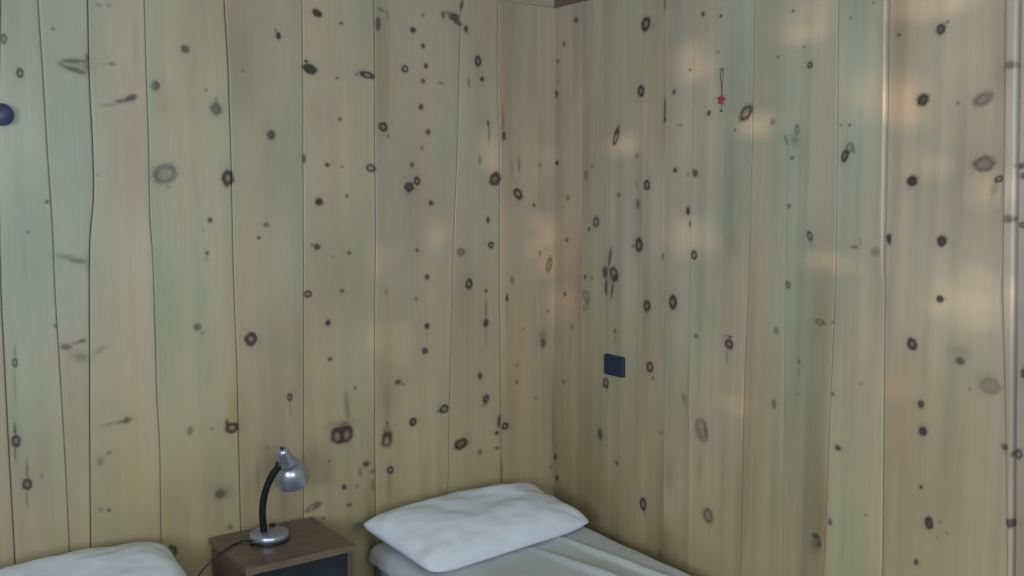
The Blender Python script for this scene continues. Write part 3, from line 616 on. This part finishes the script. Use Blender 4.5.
BR_LOC = (-.455, -.03, 0); BR_RZ = math.radians(-2)
make_bed(BR_LOC, BR_RZ, 'single bed with pale blue mattress, in the corner right of the nightstand')
make_sheet(BR_LOC, BR_RZ, 'smooth white sheet on the bed in the corner, with soft lengthwise creases')
make_pillow('pillow', 'plump white pillow on the corner bed, right of the nightstand and lamp',
            (-.893, -.070, .590), (-.185, -.050, .590), (-.105, -.375, .522), (-.815, -.440, .512), .499, T=.078, seed=3)
# left bed
BL_LOC = (-1.868, -.04, 0)
make_bed(BL_LOC, 0, 'single bed mostly out of frame at the lower left, its head by the nightstand', w=.76, top=.53)
make_sheet(BL_LOC, 0, 'white sheet on the lower left bed, a corner showing beside the nightstand', w=.76, top=.53, folds=False)
make_pillow('pillow', 'white pillow at the lower left edge of the photo, left of the nightstand',
            (-2.23, -.06, .624), (-1.512, -.055, .652), (-1.498, -.42, .57), (-2.18, -.44, .56), .534, T=.085, seed=8)

# ------------------------------------------------------------------ nightstand
NX0, NX1, NY0, NY1, NT = -1.372, -1.027, -.336, -.018, .625
ns = empty('nightstand', ((NX0+NX1)/2, (NY0+NY1)/2, 0), 'small walnut brown nightstand with a dark front, holding the desk lamp between the beds', 'nightstand')
hx, hy = (NX1-NX0)/2, (NY1-NY0)/2
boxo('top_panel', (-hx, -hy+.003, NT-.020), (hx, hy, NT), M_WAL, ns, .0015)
boxo('edge_banding', (-hx, -hy, NT-.020), (hx, -hy+.003, NT), M_EDGE, ns, .0008)
for sx in (-1, 1):
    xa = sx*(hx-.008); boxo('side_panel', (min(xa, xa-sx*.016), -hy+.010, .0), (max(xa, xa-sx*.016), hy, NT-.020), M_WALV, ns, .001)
boxo('back_panel', (-hx+.024, hy-.008, .04), (hx-.024, hy-.002, NT-.020), M_WALV, ns)
boxo('dark_front_panel', (-hx+.0255, -hy+.014, .068), (hx-.0255, -hy+.030, NT-.0225), M_DARK, ns, .001)  # dark panel filling the recessed front
boxo('shelf', (-hx+.024, -hy+.032, .33), (hx-.024, hy-.008, .346), M_WAL, ns, .001)
boxo('bottom_panel', (-hx+.024, -hy+.012, .05), (hx-.024, hy-.008, .066), M_WAL, ns, .001)
boxo('plinth', (-hx+.024, -hy+.034, .0), (hx-.024, -hy+.049, .05), M_WALV, ns)

# ------------------------------------------------------------------ desk lamp
def ray_at(px, py, y):      # point on the vertical plane y, seen at (px, py)
    return Vector(on(px, py, 1, y))
base_p = on(271, 541, 2, NT); LY = float(base_p[1]); LX = float(base_p[0])
BY = LY + .012
lamp = empty('desk_lamp', (LX, BY, NT), 'silver desk lamp with black flexible neck and round shade, standing on the nightstand', 'lamp')
LO = Vector((LX, BY, NT))
bm = bmesh.new(); lathe(bm, [(0, .0), (.058, .0), (.060, .002), (.060, .006), (.056, .008), (0, .008)], n=56); from_bm('foot_ring', bm, M_BLK, lamp, True)
bm = bmesh.new(); lathe(bm, [(0, .008), (.058, .008), (.0595, .012), (.0590, .024), (.054, .028), (.030, .031), (.012, .033), (0, .033)], n=56)
lb = from_bm('base', bm, M_SILV, lamp, True)
# rocker switch at the back right of the base
sw_off = Vector((.022, .030, .026))
boxo('switch', sw_off + Vector((-.009, -.006, 0)), sw_off + Vector((.009, .006, .014)), M_BLK, lamp, .002)
def L(px, py, dy=0.0): return ray_at(px, py, BY + dy) - LO
npts = [Vector((L(263.5, 531).x, -.004, .028)), L(262.5, 515, -.004), L(263.5, 500, -.006), L(267, 487, -.010), L(272.5, 475, -.014), L(280, 465, -.018)]
bm = bmesh.new(); tube(bm, spline(npts, 14), .0105, 16, ribs=.05); from_bm('flexible_neck', bm, M_RUB, lamp, True)
# head: axis from the rear cap (up, towards viewer) to the opening (down, away)
cen = L(290.5, 473, .012); rear = L(282, 449, -.055)
axis = (cen - rear).normalized(); hl = (cen - rear).length
bm = bmesh.new()
lathe(bm, [(0, 0), (.008, .0005), (.014, .004), (.0180, .010), (.0195, .018), (.0205, .040), (.024, .056), (.029, .066)], rear, axis, 40)
from_bm('socket_housing', bm, M_SILV, lamp, True)
bm = bmesh.new(); lathe(bm, [(0, -.004), (.0045, -.004), (.0055, -.002), (.0055, .003), (0, .003)], rear, axis, 20); from_bm('vent_cap', bm, M_BLK, lamp, True)
prof = []
R = .050
for k in range(14):
    th = math.radians(22 + k * (92 - 22)/13); prof.append((R*math.sin(th), hl + .008 - R*math.cos(th)*1.0))
prof.append((R*1.03, hl + .022)); prof.append((R*1.05, hl + .026))
inner = [(r-.0012, h+.0006) for r, h in prof[::-1]]
bm = bmesh.new(); lathe(bm, [(0.006, prof[0][1]-.001)] + prof + inner, rear, axis, 56); from_bm('lamp_shade', bm, M_SILV, lamp, True)
bm = bmesh.new(); lathe(bm, [(0, hl-.03), (.012, hl-.03), (.013, hl-.012), (.024, hl+.006), (.026, hl+.018), (.018, hl+.032), (0, hl+.038)], rear, axis, 28); from_bm('bulb', bm, M_BULB, lamp, True)
# joint between neck and housing
bm = bmesh.new(); jp = npts[-1]; lathe(bm, [(0, -.012), (.012, -.010), (.0155, 0), (.012, .010), (0, .012)], jp, (npts[-1]-npts[-2]), 20); from_bm('neck_joint', bm, M_BLK, lamp, True)
# power cord: leaves the base at the left, crosses the top and falls behind the bed
cpts = [Vector((-.055, -.006, .007)), on(243, 541, 2, NT+.004), on(233, 545, 2, NT+.003), on(226, 549.5, 2, NT+.004)]
cpts = [cpts[0]] + [Vector(p) - LO for p in cpts[1:]]
edge_ = Vector(on(220, 554, 0, NX0-.004)) - LO
cpts += [*[ray_at(px, py, BY + cpts[-1].y - .01) - LO for px, py in ((216, 557), (207, 565.5), (198, 577), (192, 595))], Vector((NX0 - LX - .07, cpts[-1].y + .03, -.35)), Vector((NX0 - LX - .05, .07, -.618))]
bm = bmesh.new(); tube(bm, spline(cpts, 10), .0026, 8); from_bm('power_cord', bm, M_BLK, lamp, True)
bm = bmesh.new(); tube(bm, [Vector((-.046, -.018, .008)), Vector((-.058, -.014, .008)), Vector((-.066, -.010, .007))], .0075, 12); from_bm('cord_strain_relief', bm, M_BLK, lamp, True)

# ------------------------------------------------------------------ wall fittings
def rounded_plate(bm, w, h, x0, x1, rad, n=6):
    """plate in the y-z plane, from x0 (front) to x1 (wall)"""
    def ring(x, ins):
        pts = []
        for cy, cz, a0 in ((w/2-rad, h/2-rad, 0), (-w/2+rad, h/2-rad, 90), (-w/2+rad, -h/2+rad, 180), (w/2-rad, -h/2+rad, 270)):
            for k in range(n+1):
                a = math.radians(a0 + 90*k/n); pts.append(bm.verts.new((x, cy + (rad-ins)*math.cos(a), cz + (rad-ins)*math.sin(a))))
        return pts
    rs = [ring(x1, 0), ring(x0 + .002, 0), ring(x0, .0018)]
    for A, B in zip(rs, rs[1:]):
        for k in range(len(A)): bm.faces.new((A[k], A[(k+1) % len(A)], B[(k+1) % len(A)], B[k]))
    bm.faces.new(rs[-1]); bm.faces.new(rs[0][::-1])
sp = empty('wall_plate', (0, -.356, 1.0735), 'dark navy rectangular blank plate screwed to the right wall above the corner bed', 'wall plate')
bm = bmesh.new(); rounded_plate(bm, .104, .074, -.011, .003, .007); from_bm('cover_plate', bm, M_NAVY, sp)
bm = bmesh.new(); rounded_plate(bm, .080, .052, -.0118, -.010, .003); from_bm('inner_panel', bm, M_NAVY, sp)

# round blue knob at the photo's left edge
kp = on(.5, 115, 1, 0.0)
kb = empty('coat_knob', (float(kp[0]), 0, float(kp[2])), 'round dark blue knob on the boards at the far left edge, upper wall', 'knob')
bm = bmesh.new(); lathe(bm, [(0, -.002), (.018, -.002), (.019, .004), (.012, .010), (.012, .014)], (0, .0, 0), (0, -1, 0), 32); from_bm('mount', bm, M_BLUE, kb, True)
bm = bmesh.new(); lathe(bm, [(0, .013), (.022, .013), (.029, .017), (.030, .022), (.026, .029), (.014, .034), (0, .035)], (0, 0, 0), (0, -1, 0), 40); from_bm('knob_head', bm, M_BLUE, kb, True)

# red hanging charm
cz1 = on(722, 69, 0, 0.0); cy = float(on(722, 69, 0, -.008)[1]); ctop = float(cz1[2])
def cpz(py): return float(on(722, py, 0, 0.0)[2]) - ctop
ch = empty('hanging_charm', (0, cy, ctop), 'small red star charm hanging by a thin cord from the right wall', 'ornament')
bm = bmesh.new(); lathe(bm, [(0, -.006), (.0012, -.006), (.0012, .012), (.0028, .0122), (.0028, .0135), (0, .0135)], (0, 0, -.002), (-1, 0, 0), 12); from_bm('nail', bm, M_STEEL, ch, True)
zl = cpz(87); bm = bmesh.new()
lp = [(-.008, 0, zl), (-.009, .0045, zl*.55), (-.009, .0055, zl*.25), (-.010, 0, .001), (-.009, -.0055, zl*.25), (-.009, -.0045, zl*.55), (-.008, 0, zl)]
tube(bm, spline(lp, 8), .0010, 6); from_bm('cord_loop', bm, M_CORD, ch, True); bm = bmesh.new(); tube(bm, [Vector((-.008, 0, zl)), Vector((-.008, 0, cpz(95)))], .0010, 6)
from_bm('cord', bm, M_CORD, ch, True)
bm = bmesh.new(); tube(bm, [Vector((-.008, 0, cpz(103))), Vector((-.008, 0, cpz(110)))], .0007, 6); from_bm('thread', bm, M_CORD, ch, True)
for py, r in ((88.2, .0022), (91, .0022), (111.2, .0034)):
    bm = bmesh.new(); bmesh.ops.create_icosphere(bm, subdivisions=2, radius=r, matrix=Matrix.Translation((-.008, 0, cpz(py)))); from_bm('bead', bm, M_BLK, ch, True)
bm = bmesh.new(); zc = cpz(100); pts = []
for k in range(10):
    a = math.pi/2 + math.pi*k/5 + .15; r = .0185 if k % 2 == 0 else .0095
    pts.append((r*math.cos(a), zc + r*math.sin(a)*1.05))
fr = bm.verts.new((-.016, 0, zc)); bk = bm.verts.new((-.001, 0, zc)); rim = [bm.verts.new((-.008, y, z)) for y, z in pts]
for k in range(10):
    bm.faces.new((fr, rim[k], rim[(k+1) % 10])); bm.faces.new((bk, rim[(k+1) % 10], rim[k]))
from_bm('star', bm, M_RED, ch)

# ------------------------------------------------------------------ view
SC.view_settings.view_transform = 'Standard'; SC.view_settings.look = 'None'
SC.view_settings.gamma = 1; SC.view_settings.use_curve_mapping = False
SC.view_settings.exposure = 0.0
